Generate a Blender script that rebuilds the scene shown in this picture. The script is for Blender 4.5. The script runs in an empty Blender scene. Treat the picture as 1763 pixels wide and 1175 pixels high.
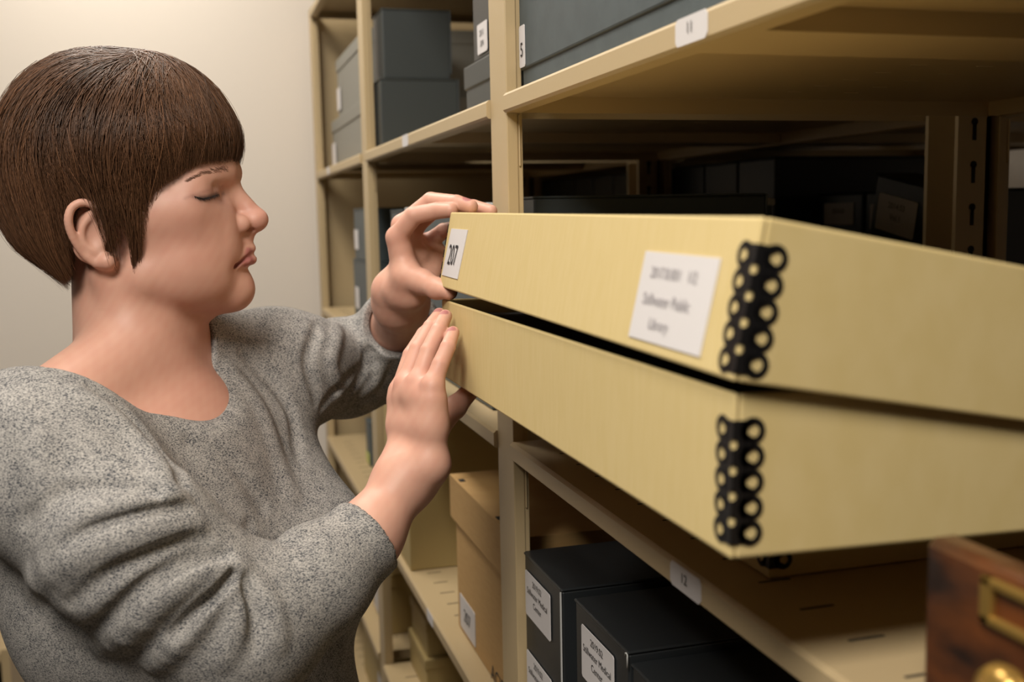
import bpy, bmesh, math, random
import numpy as np
from mathutils import Vector, Matrix
random.seed(4); rng = np.random.default_rng(7)
S = bpy.context.scene; COL = S.collection
R = math.radians
# ---------------------------------------------------------------- camera, light, exposure
cam_data = bpy.data.cameras.new('camera'); cam = bpy.data.objects.new('camera', cam_data); COL.objects.link(cam)
cam_data.sensor_width = 36.0; cam_data.lens = 1822.0/1763*36; cam_data.clip_start = 0.02
cam_data.dof.use_dof = True; cam_data.dof.focus_distance = 0.98; cam_data.dof.aperture_fstop = 5.5; cam_data.dof.aperture_blades = 9
YAW, PIT, ROL = R(16.18), R(-6.825), R(-1.158)
fw = Vector((math.sin(YAW)*math.cos(PIT), math.cos(YAW)*math.cos(PIT), math.sin(PIT)))
rt = Vector((math.cos(YAW), -math.sin(YAW), 0)); up = rt.cross(fw)
rt2 = rt*math.cos(ROL)+up*math.sin(ROL); up2 = -rt*math.sin(ROL)+up*math.cos(ROL)
m = Matrix((rt2, up2, -fw)).transposed().to_4x4(); m.translation = (-0.312, 0, 1.5); cam.matrix_world = m
S.camera = cam
S.view_settings.view_transform = 'Standard'; S.view_settings.look = 'None'; S.view_settings.exposure = 0.0; S.view_settings.gamma = 1.0
S.view_settings.use_curve_mapping = False
w = bpy.data.worlds.new('world'); S.world = w; w.use_nodes = True
w.node_tree.nodes['Background'].inputs[0].default_value = (1.0, 0.86, 0.66, 1); w.node_tree.nodes['Background'].inputs[1].default_value = 0.006
def area(name, loc, rot, sx, sy, power, color):
    l = bpy.data.lights.new(name, 'AREA'); l.shape = 'RECTANGLE'; l.size = sx; l.size_y = sy; l.energy = power; l.color = color
    o = bpy.data.objects.new(name, l); COL.objects.link(o); o.location = loc; o.rotation_euler = rot; return o
WARM = (1.0, 0.94, 0.85)
area('aisle_light', (-0.52, 1.82, 2.70), (0, 0, 0), 0.30, 2.35, 39, WARM)          # ceiling fluorescents along the aisle
area('flash_bounce', (-0.80, -0.24, 2.46), (R(18), R(-14), 0), 0.55, 0.50, 35, (1.0, 0.94, 0.85))   # flash turned up to the ceiling behind the camera
area('far_aisle_light', (1.75, 1.6, 2.60), (0, 0, 0), 0.30, 2.4, 3, WARM)
# ---------------------------------------------------------------- materials
ALB = 0.80                                                   # overall reflectance of paints, boards and cloth
def mat(name, base, rough=0.6, metal=0.0, spec=0.5, sss=0.0, bump=None, var=None, coat=0.0):
    """bump=(scale, strength, distance); var=(scale, colour2, lo, hi, stretch)"""
    base = tuple(c*ALB for c in base); M_ = bpy.data.materials.new(name); M_.use_nodes = True; nt = M_.node_tree; b = nt.nodes['Principled BSDF']
    if var: var = (var[0], tuple(c*ALB for c in var[1]))+tuple(var[2:])
    b.inputs['Base Color'].default_value = (*base, 1); b.inputs['Roughness'].default_value = rough; b.inputs['Metallic'].default_value = metal
    b.inputs['Specular IOR Level'].default_value = spec; b.inputs['Coat Weight'].default_value = coat
    tc = nt.nodes.new('ShaderNodeTexCoord')
    if sss: b.inputs['Subsurface Weight'].default_value = sss
    if var:
        mp = nt.nodes.new('ShaderNodeMapping'); mp.inputs['Scale'].default_value = var[4] if len(var) > 4 else (1, 1, 1)
        n = nt.nodes.new('ShaderNodeTexNoise'); n.inputs['Scale'].default_value = var[0]; n.inputs['Detail'].default_value = 4
        r = nt.nodes.new('ShaderNodeValToRGB'); r.color_ramp.elements[0].position = var[2]; r.color_ramp.elements[1].position = var[3]
        r.color_ramp.elements[0].color = (*base, 1); r.color_ramp.elements[1].color = (*var[1], 1)
        nt.links.new(tc.outputs['Object'], mp.inputs[0]); nt.links.new(mp.outputs[0], n.inputs['Vector']); nt.links.new(n.outputs['Fac'], r.inputs[0]); nt.links.new(r.outputs[0], b.inputs['Base Color'])
    if bump:
        n = nt.nodes.new('ShaderNodeTexNoise'); n.inputs['Scale'].default_value = bump[0]; n.inputs['Detail'].default_value = 3
        bp = nt.nodes.new('ShaderNodeBump'); bp.inputs['Strength'].default_value = bump[1]; bp.inputs['Distance'].default_value = bump[2]
        nt.links.new(tc.outputs['Object'], n.inputs['Vector']); nt.links.new(n.outputs['Fac'], bp.inputs['Height']); nt.links.new(bp.outputs[0], b.inputs['Normal'])
    return M_
MT = dict(
 wall=mat('cream_wall_paint', (0.86, 0.775, 0.68), 0.85, bump=(90, 0.15, 0.002)),
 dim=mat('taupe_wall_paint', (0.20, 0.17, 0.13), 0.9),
 ceil=mat('ceiling_tile', (0.82, 0.80, 0.75), 0.9, bump=(60, 0.3, 0.003)),
 floor=mat('floor_vinyl', (0.10, 0.085, 0.07), 0.5, var=(6, (0.13, 0.11, 0.09), 0.4, 0.6)),
 metal=mat('tan_shelf_enamel', (0.57, 0.43, 0.240), 0.42, spec=0.4, bump=(420, 0.10, 0.0006)),
 slot=mat('slot_dark', (0.012, 0.010, 0.008), 0.9),
 slotlit=mat('slot_painted_light', (0.75, 0.62, 0.42), 0.4),  # pale tan standing in for light seen through the slots
 tan=mat('tan_boxboard', (0.72, 0.555, 0.25), 0.62, spec=0.25, var=(60, (0.75, 0.585, 0.28), 0.35, 0.65, (1, 6, 0.6)), bump=(700, 0.08, 0.0004)),
 tanedge=mat('boxboard_raw_edge', (0.74, 0.62, 0.40), 0.8),
 gapdark=mat('painted_gap_shade', (0.05, 0.045, 0.04), 0.9),  # near-black standing in for the shade inside the opened box
 strap=mat('black_enamel_metal_edge', (0.006, 0.006, 0.007), 0.38, spec=0.5),
 paper=mat('label_paper', (0.76, 0.72, 0.71), 0.7),
 ink=mat('label_ink', (0.015, 0.015, 0.018), 0.7),
 pencil=mat('pencil_ink', (0.40, 0.37, 0.39), 0.8),
 greyb=mat('blue_grey_boxboard', (0.042, 0.050, 0.050), 0.45, spec=0.45, bump=(900, 0.12, 0.0004)),
 greyl=mat('pale_grey_boxboard', (0.26, 0.25, 0.215), 0.6),
 slate=mat('slate_boxboard', (0.068, 0.088, 0.095), 0.5, spec=0.4, var=(40, (0.078, 0.10, 0.108), 0.4, 0.6)),
 blackb=mat('black_boxboard', (0.022, 0.025, 0.027), 0.42, spec=0.5, bump=(900, 0.15, 0.0004)),
 edge=mat('worn_board_edge', (0.16, 0.17, 0.175), 0.5),
 white=mat('white_board_edge', (0.62, 0.62, 0.60), 0.6),
 card=mat('kraft_cardboard', (0.58, 0.345, 0.125), 0.75, var=(30, (0.61, 0.37, 0.14), 0.4, 0.6, (1, 1, 8))),
 yellow=mat('tan_yellow_boxboard', (0.55, 0.41, 0.17), 0.6),
 wood=mat('old_oak_stain', (0.022, 0.010, 0.007), 0.28, spec=0.6, var=(22, (0.17, 0.050, 0.012), 0.36, 0.70, (1, 0.8, 2.2)), coat=0.3, bump=(60, 0.15, 0.001)),
 brass=mat('aged_brass', (0.50, 0.31, 0.08), 0.38, metal=0.7),
 knob=mat('brass_knob', (0.62, 0.38, 0.10), 0.25, metal=0.7),
 lime=mat('lime_label', (0.60, 0.62, 0.20), 0.6),
)
# ---------------------------------------------------------------- mesh helpers
class MB:
    def __init__(s): s.v = []; s.f = []; s.m = []
    def add(s, vs, fs, mi=0, X=None):
        o = len(s.v)
        for p in vs: s.v.append(tuple(X @ Vector(p)) if X is not None else tuple(p))
        for f in fs: s.f.append([o+i for i in f]); s.m.append(mi)
    def box(s, x0, x1, y0, y1, z0, z1, mi=0, X=None):
        vs = [(x, y, z) for z in (z0, z1) for y in (y0, y1) for x in (x0, x1)]
        s.add(vs, [(0, 2, 3, 1), (4, 5, 7, 6), (0, 1, 5, 4), (1, 3, 7, 5), (3, 2, 6, 7), (2, 0, 4, 6)], mi, X)
    def prism(s, poly, axis, a, b, mi=0, X=None):
        """extrude a 2-D polygon along an axis ('x': poly is (y,z); 'y': (x,z); 'z': (x,y))"""
        def P(u, v, t): return {'x': (t, u, v), 'y': (u, t, v), 'z': (u, v, t)}[axis]
        n = len(poly); vs = [P(u, v, a) for u, v in poly]+[P(u, v, b) for u, v in poly]
        s.add(vs, [list(range(n))[::-1], list(range(n, 2*n))]+[(i, (i+1) % n, n+(i+1) % n, n+i) for i in range(n)], mi, X)
    def tube(s, pts, r, mi=0, n=8, X=None, closed=False):
        pts = [Vector(p) for p in pts]; N = len(pts); vs = []
        rr = r if isinstance(r, (list, tuple)) else [r]*N
        for i, p in enumerate(pts):
            t = (pts[(i+1) % N]-pts[i-1]) if closed else (pts[min(i+1, N-1)]-pts[max(i-1, 0)])
            t.normalize(); a = t.cross(Vector((0, 0, 1)) if abs(t.z) < 0.9 else Vector((1, 0, 0))); a.normalize(); b = t.cross(a)
            vs += [p+(a*math.cos(2*math.pi*k/n)+b*math.sin(2*math.pi*k/n))*rr[i] for k in range(n)]
        fs = [(i*n+k, i*n+(k+1) % n, ((i+1) % N)*n+(k+1) % n, ((i+1) % N)*n+k) for i in range(N if closed else N-1) for k in range(n)]
        if not closed: fs += [list(range(n))[::-1], list(range((N-1)*n, N*n))]
        s.add(vs, fs, mi, X)
    def lathe(s, prof, n=24, mi=0, X=None):
        vs = [(r*math.cos(2*math.pi*k/n), r*math.sin(2*math.pi*k/n), z) for r, z in prof for k in range(n)]
        fs = [(i*n+k, i*n+(k+1) % n, (i+1)*n+(k+1) % n, (i+1)*n+k) for i in range(len(prof)-1) for k in range(n)]
        s.add(vs, fs+[list(range(n))[::-1], list(range((len(prof)-1)*n, len(prof)*n))], mi, X)
    def text(s, txt, size, org, xd, yd, mi=1, shear=0.0, lift=0.0006, align='CENTER', thin=0.0, sx=1.0):
        c = bpy.data.curves.new('t', 'FONT'); c.body = txt; c.size = size; c.align_x = align; c.align_y = 'CENTER'; c.shear = shear; c.resolution_u = 3; c.offset = thin
        o = bpy.data.objects.new('t', c); COL.objects.link(o); dg = bpy.context.evaluated_depsgraph_get(); me = o.evaluated_get(dg).to_mesh()
        xd = Vector(xd).normalized(); yd = Vector(yd).normalized(); n = xd.cross(yd); org = Vector(org)
        vs = [org+xd*v.co.x*sx+yd*v.co.y+n*lift for v in me.vertices]; fs = [list(p.vertices) for p in me.polygons]
        s.add(vs, fs, mi); o.evaluated_get(dg).to_mesh_clear(); bpy.data.objects.remove(o); bpy.data.curves.remove(c)
    def build(s, name, mats, parent=None, bevel=0.0, smooth=False, seg=2):
        me = bpy.data.meshes.new(name); off = Vector(parent.matrix_world.translation) if parent else Vector((0, 0, 0))
        if parent:
            p = parent; off = Vector((0, 0, 0))
            while p: off += p.location; p = p.parent
        me.from_pydata([tuple(Vector(v)-off) for v in s.v], [], s.f); me.update()
        for k in (mats if isinstance(mats, (list, tuple)) else [mats]): me.materials.append(MT[k] if isinstance(k, str) else k)
        me.polygons.foreach_set('material_index', s.m)
        if smooth: me.polygons.foreach_set('use_smooth', [True]*len(me.polygons))
        bm = bmesh.new(); bm.from_mesh(me); bmesh.ops.recalc_face_normals(bm, faces=[f for f in bm.faces]); bm.to_mesh(me); bm.free()
        o = bpy.data.objects.new(name, me); COL.objects.link(o)
        if parent: o.parent = parent
        if bevel:
            b = o.modifiers.new('Bevel', 'BEVEL'); b.width = bevel; b.segments = seg; b.limit_method = 'ANGLE'; b.angle_limit = R(50)
        return o
def tag(o, label=None, cat=None, group=None, kind=None):
    for k, v in (('label', label), ('category', cat), ('group', group), ('kind', kind)):
        if v: o[k] = v
    return o
def thing(name, loc, label, cat, group=None):
    o = bpy.data.objects.new(name, None); COL.objects.link(o); o.location = loc; o.empty_display_size = 0.05
    return tag(o, label, cat, group)
def struct(name, mb, m, **k): return tag(mb.build(name, m, **k), kind='structure')
# ---------------------------------------------------------------- implicit surfaces: smooth unions polygonised into one mesh
def _n(a): return np.asarray(a, float)
def Sph(c, r): return ('S', _n(c), r)
def Con(a, b, ra, rb=None): return ('R', _n(a), _n(b), ra, ra if rb is None else rb)
def Ell(c, r, m=None): return ('E', _n(c), _n(r), np.eye(3) if m is None else _n(m))       # m: columns are the axes
def Grp(items, k): return ('G', [(i, k, 'u') if isinstance(i[0], str) else i for i in items])
def Chain(pts, rs, k=0.004): return Grp([Con(pts[i], pts[i+1], rs[i], rs[i+1]) for i in range(len(pts)-1)], k)
def bound(n):
    if n[0] == 'S': return n[1], n[2]
    if n[0] == 'R': return (n[1]+n[2])/2, np.linalg.norm(n[2]-n[1])/2+max(n[3], n[4])
    if n[0] == 'E': return n[1], n[2].max()
    bs = [bound(i) for i, k, o in n[1] if o == 'u']; c = np.mean([b[0] for b in bs], axis=0)
    return c, max(np.linalg.norm(b[0]-c)+b[1]+kk for b, kk in zip(bs, [k for i, k, o in n[1] if o == 'u']))
def smin(a, b, k):
    h = np.clip(0.5+0.5*(b-a)/k, 0, 1); return b+(a-b)*h-k*h*(1-h)
def ev(n, p):
    t = n[0]
    if t == 'S': return np.linalg.norm(p-n[1], axis=1)-n[2]
    if t == 'R':
        a, b, ra, rb = n[1:]; d = b-a; q = p-a; h = np.clip(q@d/(d@d+1e-12), 0, 1)
        return np.linalg.norm(q-h[:, None]*d, axis=1)-(ra+(rb-ra)*h)
    if t == 'E':
        q = (p-n[1])@n[3]; k0 = np.linalg.norm(q/n[2], axis=1); k1 = np.linalg.norm(q/n[2]**2, axis=1)+1e-9
        return k0*(k0-1)/k1
    d = None
    for i, k, o in n[1]:
        if d is None: d = np.full(len(p), 1.0)
        if o == 'b':                                                     # gaussian swelling: i = (centre, sigma, amount)
            q = p-i[0]
            if np.ndim(i[1]): q = (q@i[3] if len(i) > 3 else q)/i[1]
            else: q = q/i[1]
            d = d-i[2]*np.exp(-0.5*(q*q).sum(1)); continue
        e = ev(i, p)
        if o == 'u': d = smin(d, e, k)
        elif o == 's': d = -smin(-d, e, k)
        elif o == 'i': d = -smin(-d, -e, k)
    return d
def fast_prune(root):
    it = root[1]; B_ = []
    for i, k, o in it: B_.append((i[0], 3.2*np.max(i[1])) if o == 'b' else (lambda b: (b[0], b[1]+k+.02))(bound(i)))
    bc = np.array([b[0] for b in B_]); br = np.array([b[1] for b in B_])
    def f(c, r): return ('G', [it[j] for j in np.nonzero(np.linalg.norm(bc-c, axis=1) < r+br)[0]])
    return f
def polygonise(root, lo, hi, h, n=20):
    lo = _n(lo); B = h*n; nb = np.ceil((_n(hi)-lo)/B).astype(int)
    ax = np.arange(n+1); gi = np.stack(np.meshgrid(ax, ax, ax, indexing='ij'), -1).reshape(-1, 3)
    V = []; K = []; Q = []; BIG = 1 << 20
    key = lambda c: (c[..., 0].astype(np.int64)*BIG+c[..., 1])*BIG+c[..., 2]
    cen = np.stack(np.meshgrid(*[np.arange(k) for k in nb], indexing='ij'), -1).reshape(-1, 3)
    rad = B*0.5*math.sqrt(3)
    fp = fast_prune(root)
    for c in cen:
        ctr = lo+(c+0.5)*B; pr = fp(ctr, rad)
        if not any(o == 'u' for _, _, o in pr[1]): continue
        if abs(ev(pr, ctr[None])[0]) > rad*1.25+0.012: continue
        g = c*n; P = lo+(g+gi)*h; F = ev(pr, P).reshape(n+1, n+1, n+1); s = F < 0
        if s.all() or not s.any(): continue
        acc = np.zeros((n, n, n, 3)); cnt = np.zeros((n, n, n))
        for axis in range(3):
            for da in (0, 1):
                for db in (0, 1):
                    sl0 = [slice(0, n)]*3; sl1 = [slice(0, n)]*3; o1, o2 = [a for a in range(3) if a != axis]
                    sl0[axis] = slice(0, n); sl1[axis] = slice(1, n+1)
                    sl0[o1] = sl1[o1] = slice(da, n+da); sl0[o2] = sl1[o2] = slice(db, n+db)
                    f0 = F[tuple(sl0)]; f1 = F[tuple(sl1)]; x = (f0 < 0) != (f1 < 0); t = np.where(x, f0/np.where(x, f0-f1, 1), 0)
                    acc[..., axis] += np.where(x, t, 0); acc[..., o1] += np.where(x, da, 0); acc[..., o2] += np.where(x, db, 0); cnt += x
        ci = np.argwhere(cnt > 0); vp = lo+(g+ci+acc[tuple(ci.T)]/cnt[tuple(ci.T)][:, None])*h
        for _ in range(2):
            f0 = ev(pr, vp); e = h*0.2; gr = np.stack([(ev(pr, vp+np.eye(3)[a]*e)-f0)/e for a in range(3)], 1)
            vp = vp-np.clip(f0/np.maximum((gr*gr).sum(1), 0.2), -h*0.6, h*0.6)[:, None]*gr
        V.append(vp); K.append(key(g+ci+8))
        for axis in range(3):
            o1, o2 = [a for a in range(3) if a != axis]
            s0 = [slice(0, n)]*3; s1 = [slice(0, n)]*3; s1[axis] = slice(1, n+1)
            x = s[tuple(s0)] != s[tuple(s1)]; e = np.argwhere(x); fl = s[tuple(s0)][x]
            u = np.zeros(3, int); v = np.zeros(3, int); u[o1] = 1; v[o2] = 1
            q = np.stack([key(g+e+8-u-v), key(g+e+8-v), key(g+e+8), key(g+e+8-u)], 1)
            if axis == 1: fl = ~fl
            q[~fl] = q[~fl][:, ::-1]; Q.append(q)
    V = np.concatenate(V); K = np.concatenate(K); Q = np.concatenate(Q)
    o = np.argsort(K); V = V[o]; K = K[o]; idx = np.searchsorted(K, Q); idx[idx >= len(K)] = 0
    ok = (K[idx] == Q).all(1); return V, idx[ok]
def merge(parts):
    V = []; Q = []; n = 0
    for v, q in parts: V.append(v); Q.append(q+n); n += len(v)
    return np.concatenate(V), np.concatenate(Q)
def np_mesh(name, V, Q, mats, parent=None, color=None, smooth=True):
    off = np.zeros(3); p = parent
    while p: off += np.array(p.location); p = p.parent
    me = bpy.data.meshes.new(name); k = Q.shape[1]
    me.vertices.add(len(V)); me.vertices.foreach_set('co', (V-off).astype(np.float32).ravel())
    me.loops.add(Q.size); me.loops.foreach_set('vertex_index', Q.astype(np.int32).ravel())
    me.polygons.add(len(Q)); me.polygons.foreach_set('loop_start', np.arange(0, Q.size, k, dtype=np.int32)); me.polygons.foreach_set('loop_total', np.full(len(Q), k, np.int32))
    me.polygons.foreach_set('use_smooth', np.full(len(Q), smooth)); me.update(calc_edges=True); me.validate()
    if color is not None:
        a = me.color_attributes.new('tint', 'FLOAT_COLOR', 'POINT'); a.data.foreach_set('color', np.c_[color, np.ones(len(V))].astype(np.float32).ravel())
    for mm in mats: me.materials.append(mm)
    o = bpy.data.objects.new(name, me); COL.objects.link(o); o.parent = parent
    return o
def project(root, P, it=6):
    P = P.copy()
    for _ in range(it):
        f0 = ev(root, P); e = 0.0006; g = np.stack([(ev(root, P+np.eye(3)[a]*e)-f0)/e for a in range(3)], 1)
        P -= (f0/np.maximum((g*g).sum(1), 0.2))[:, None]*g
    return P, g/np.linalg.norm(g, axis=1, keepdims=True)
# ---------------------------------------------------------------- room shell
def slab(name, x0, x1, y0, y1, z0, z1, m):
    b = MB(); b.box(x0, x1, y0, y1, z0, z1); return struct(name, b, m)
slab('floor', -3.6, 2.75, -3.0, 3.2, -0.05, 0, 'floor')
slab('ceiling', -3.6, 2.75, -3.0, 3.2, 2.8, 2.85, 'ceil')
slab('wall_far', -3.6, 2.75, 3.06, 3.2, 0, 2.8, 'wall')
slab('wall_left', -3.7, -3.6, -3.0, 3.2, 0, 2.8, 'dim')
slab('wall_right', 2.75, 2.85, -3.0, 3.2, 0, 2.8, 'wall')
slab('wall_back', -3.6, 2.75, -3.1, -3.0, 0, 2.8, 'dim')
slab('baseboard_far', -3.6, -0.02, 3.045, 3.06, 0, 0.1, 'metal')
# ---------------------------------------------------------------- steel shelving
PY = [0.145, 1.110, 2.075, 2.965]            # upright centres along the aisle
LEVELS = [0.10, 0.60-0.25, 0.60, 0.895, 1.256, 1.625, 2.05]
def shelf_mesh(y0, y1, top, x0=0.0, slots=True):
    b = MB()
    prof = [(-.0045, top-.0175), (-.0045, top-.003), (-.0015, top), (.600, top), (.600, top-.020), (.598, top-.020), (.598, top-.003),
            (.0015, top-.003), (.0005, top-.0180), (.014, top-.0180), (.014, top-.020), (-.002, top-.020)]
    b.prism([(x0+u, v) for u, v in prof], 'y', y0, y1)
    for ya, yb in ((y0, y0+.0015), (y1-.0015, y1)): b.box(x0+.002, x0+.598, ya, yb, top-.020, top-.003)
    ym = (y0+y1)/2
    b.box(x0+.016, x0+.596, ym-.045, ym+.045, top-.0185, top-.003)          # stiffening channel below
    if slots:
        k = 0; y = y0+.070
        while y < y1-.05:
            for xa in (.028, .272, .340):
                b.box(x0+xa, x0+xa+.0235, y-.0011, y+.0011, top-.0002, top+.0003, 1)
                if abs(y-ym) > .05: b.box(x0+xa+.014, x0+xa+.030, y-.0010, y+.0010, top-.0034, top-.0026, 2)  # pale bars on the underside, painted as light leaking through the slots
            y += .0505
    return b
def shelf_label(shelf, y0, y1, zc, txt=None, x=-.0045):
    b = MB(); h = .0088; c = .003; p = []
    p = [(y0+c, zc-h), (y1-c, zc-h), (y1, zc-h+c), (y1, zc+h-c), (y1-c, zc+h), (y0+c, zc+h), (y0, zc+h-c), (y0, zc-h+c)]
    b.prism(p, 'x', x-.0006, x)
    if txt: b.text(txt, .0105, (x-.0006, (y0+y1)/2+.001, zc+.001), (0, -1, 0), (0, 0, 1))
    return b.build('shelf_label', ['paper', 'ink'], shelf)
def shelving(x0, label, loc):
    t = thing('shelving_unit', loc, label, 'shelf')
    for i, yc in enumerate(PY):
        b = MB(); b.box(x0, x0+.012, yc-.0315, yc+.0315, 0, 2.06); b.box(x0+.011, x0+.0175, yc-.0300, yc-.0245, 0, 2.06); b.box(x0+.011, x0+.0175, yc+.0195, yc+.026, 0, 2.06)
        b.box(x0+.011, x0+.0165, yc-.0255, yc+.0205, 0, 2.06)
        for z in LEVELS[2:]: b.box(x0+.0125, x0+.0145, yc-.0330, yc-.0295, z-.075, z-.022)
        b.build('front_post', 'metal', t, bevel=.003)
        b = MB(); b.box(x0+.560, x0+.606, yc-.03, yc-.024, 0, 2.06); b.box(x0+.560, x0+.606, yc+.024, yc+.03, 0, 2.06); b.box(x0+.600, x0+.606, yc-.03, yc+.03, 0, 2.06)
        for k in range(38):
            z = .12+k*.0508
            for s_ in (-1, 1):
                yy = yc+s_*.0302
                b.prism([(x0+.583+.0045*math.cos(a), z+.006+.0045*math.sin(a)) for a in [2*math.pi*j/10 for j in range(10)]], 'y', yy-.0006, yy+.0006, 1)
                b.box(x0+.5805, x0+.5855, yy-.0006, yy+.0006, z-.016, z+.004, 1)
        b.build('rear_post', ['metal', 'slot'], t)
    b = MB(); b.box(x0+.004, x0+.598, PY[3]+.028, PY[3]+.031, 0, 2.06); b.build('end_panel', 'metal', t)
    out = {}
    for i in range(3):
        for z in LEVELS: out[i, z] = shelf_mesh(PY[i]+.0325, PY[i+1]-.0335, z, x0).build('shelf', ['metal', 'slot', 'slotlit'], t)
    return t, out
unit, shelves = shelving(0.0, 'tan steel shelving unit with numbered shelves along the aisle beside the woman', (0, 1.5, 0))
unit2, shelves2 = shelving(0.618, 'darker tan steel shelving unit standing back to back behind the front shelves', (.618, 1.5, 0))
shelf_label(shelves[0, 1.625], .611, .657, 1.6155, '11')
shelf_label(shelves[0, 1.256], .619, .667, 1.2465, '12')
shelf_label(shelves[1, 1.625], 1.600, 1.646, 1.6155)
shelf_label(shelves[1, .895], 1.520, 1.566, .8855)
shelf_label(shelves[2, 1.625], 2.62, 2.666, 1.6155)
# ---------------------------------------------------------------- archive boxes standing on the shelves
def on_front(b, x, yc, zc, w_, h_, lines=(), size=.008, lead=1.35, c=.002, shear=0.0):
    """paper label on a face that looks towards -x"""
    b.prism([(yc-w_/2+c, zc-h_/2), (yc-w_/2, zc-h_/2+c), (yc-w_/2, zc+h_/2-c), (yc-w_/2+c, zc+h_/2), (yc+w_/2-c, zc+h_/2), (yc+w_/2, zc+h_/2-c), (yc+w_/2, zc-h_/2+c), (yc+w_/2-c, zc-h_/2)], 'x', x-.0006, x)
    for i, (t, dz) in enumerate(lines): b.text(t, size, (x-.0006, yc, zc+dz), (0, -1, 0), (0, 0, 1), shear=shear)
def doc_box(label, cat, x0, x1, y0, y1, z0, z1, m, lid=.0, labels=(), name='document_box', group=None, edge=None, bevel=.002, tilt=None):
    t = thing(name, (x0, (y0+y1)/2, z0), label, cat, group)
    zb = z1-(.003 if lid == 0 else .002)
    X = None
    if tilt: X = Matrix.Translation((x0, y0, z0)) @ Matrix.Rotation(tilt, 4, 'X') @ Matrix.Translation((-x0, -y0, -z0))
    b = MB(); b.box(x0+.001, x1-.001, y0+.001, y1-.001, z0, zb, X=X); b.build('body', m, t, bevel=bevel)
    b = MB()
    if lid == 0: b.box(x0-.0005, x1, y0, y1, z1-.003, z1, X=X); b.box(x1-.001, x1+.002, y0, y1, z0+.01, z1, X=X)
    else: b.box(x0-.0015, x1+.0015, y0-.0015, y1+.0015, z1-lid, z1, X=X)
    b.build('lid', edge or m, t, bevel=bevel)
    for (yc, zc, w_, h_, lines, size) in labels:
        b = MB(); on_front(b, x0-.0018 if lid else x0-.0002, yc, zc, w_, h_, lines, size)
        if X is not None: b.v = [tuple(X @ Vector(v)) for v in b.v]
        b.build('paper_label', ['paper', 'ink'], t)
    return t
SMC = lambda a: [('2019.02', a), ('Stillwater Medical', a-.0115), ('Center', a-.023)]
# shelf under the big box: three black flip-top boxes
g = 'black document boxes on the shelf below number 12'
doc_box('black document box with two white labels beside the shelf post', 'box', .010, .300, .9535, 1.0825, .895, 1.132, 'blackb', labels=[(1.031, 1.089, .086, .050, SMC(.0165), .0098), (1.031, .998, .086, .050, SMC(.0165), .0098)], group=g)
doc_box('black document box labelled Stillwater Medical Center, middle one below shelf 12', 'box', .010, .300, .7830, .9155, .895, 1.137, 'blackb', labels=[(.854, 1.0945, .081, .051, SMC(.0165), .0098)], group=g)
doc_box('black document box at the bottom photo edge, nearest of three below shelf 12', 'box', .012, .300, .645, .7815, .895, 1.128, 'blackb', group=g)
for o in list(COL.objects):
    if o.name == 'document_box':
        b = MB(); b.box(.0086, .0100, .9532, .9546, .90, 1.129); b.build('edge_strip', 'white', o)
    if o.name == 'document_box.001':
        b = MB(); b.tube([(.0082, .7850, 1.1335), (.0080, .7835, 1.1362), (.0080, .7815, 1.1370), (.0082, .7802, 1.1355), (.0084, .7805, 1.1320), (.0086, .7812, 1.1240)], .0007, 0, 6); b.build('pull_string', 'white', o, smooth=True)
# shelf 11
doc_box('large flat slate blue box lying on shelf 11', 'box', .0165, .45, .395, 1.0755, 1.6255, 1.80, 'slate', lid=.152, labels=[(1.0655, 1.671, .019, .042, [('5', -.004)], .020)], name='flat_storage_box')
# shelf 12, behind the big tan box
doc_box('long dark grey flat box lying behind the big tan box', 'box', .050, .345, 1.150, 1.245, 1.2565, 1.520, 'greyb')
doc_box('dark upright document box at the back, leftmost of the labelled ones behind the tan box', 'box', .705, .95, 1.480, 1.605, 1.2565, 1.525, 'blackb', labels=[(1.545, 1.490, .085, .036, [('2014.03', .004)], .011)], group='dark boxes at the back')
doc_box('dark document box with a pale label beside the leaning box at the back', 'box', .705, .95, 1.350, 1.472, 1.2565, 1.525, 'blackb', labels=[(1.412, 1.485, .092, .040, [('2014.03', .004)], .011)], group='dark boxes at the back')
doc_box('dark grey document box leaning sideways at the back, white label turned askew', 'box', .632, .695, 1.266, 1.394, 1.2600, 1.530, 'blackb', labels=[(1.336, 1.478, .088, .052, [('2014.03', .012), ('Vol.1', -.004)], .012)], tilt=R(11), group='dark boxes at the back')
for y_, n_ in ((1.640, 3), (2.120, 6)):                         # rows of black boxes added at the back to darken the gaps between shelves
    for k in range(n_):
        for z0, z1 in ((1.2565, 1.590), (1.6255, 2.025)):
            y = y_+k*.136; doc_box('plain black box added at the very back to darken the gap between shelves', 'box', .640, .95, y, y+.130, z0, z1, 'blackb', group='black boxes added to darken the back')
# middle bay, upper shelf
doc_box('dark blue grey storage box, upper of the stacked pair on the top left shelf', 'box', .030, .160, 2.004, 2.135-.085+.06, 1.7575, 1.885, 'greyb', lid=.0, group='grey storage boxes on the upper shelves')
doc_box('dark blue grey storage box, lower of the stacked pair on the top left shelf', 'box', .022, .172, 2.0, 2.112, 1.6255, 1.757, 'greyb', lid=.0, group='grey storage boxes on the upper shelves')
doc_box('small dark box with white label on top, left of the tall shelf post', 'box', .040, .30, 1.22, 1.369, 1.697, 1.86, 'blackb', labels=[(1.318, 1.721, .048, .037, [('2011', .006), ('.004', -.007)], .011)], group='grey storage boxes on the upper shelves')
doc_box('small dark box beneath the labelled one, left of the tall shelf post', 'box', .040, .30, 1.19, 1.414, 1.6255, 1.6965, 'greyb', lid=.03, group='grey storage boxes on the upper shelves')
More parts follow.
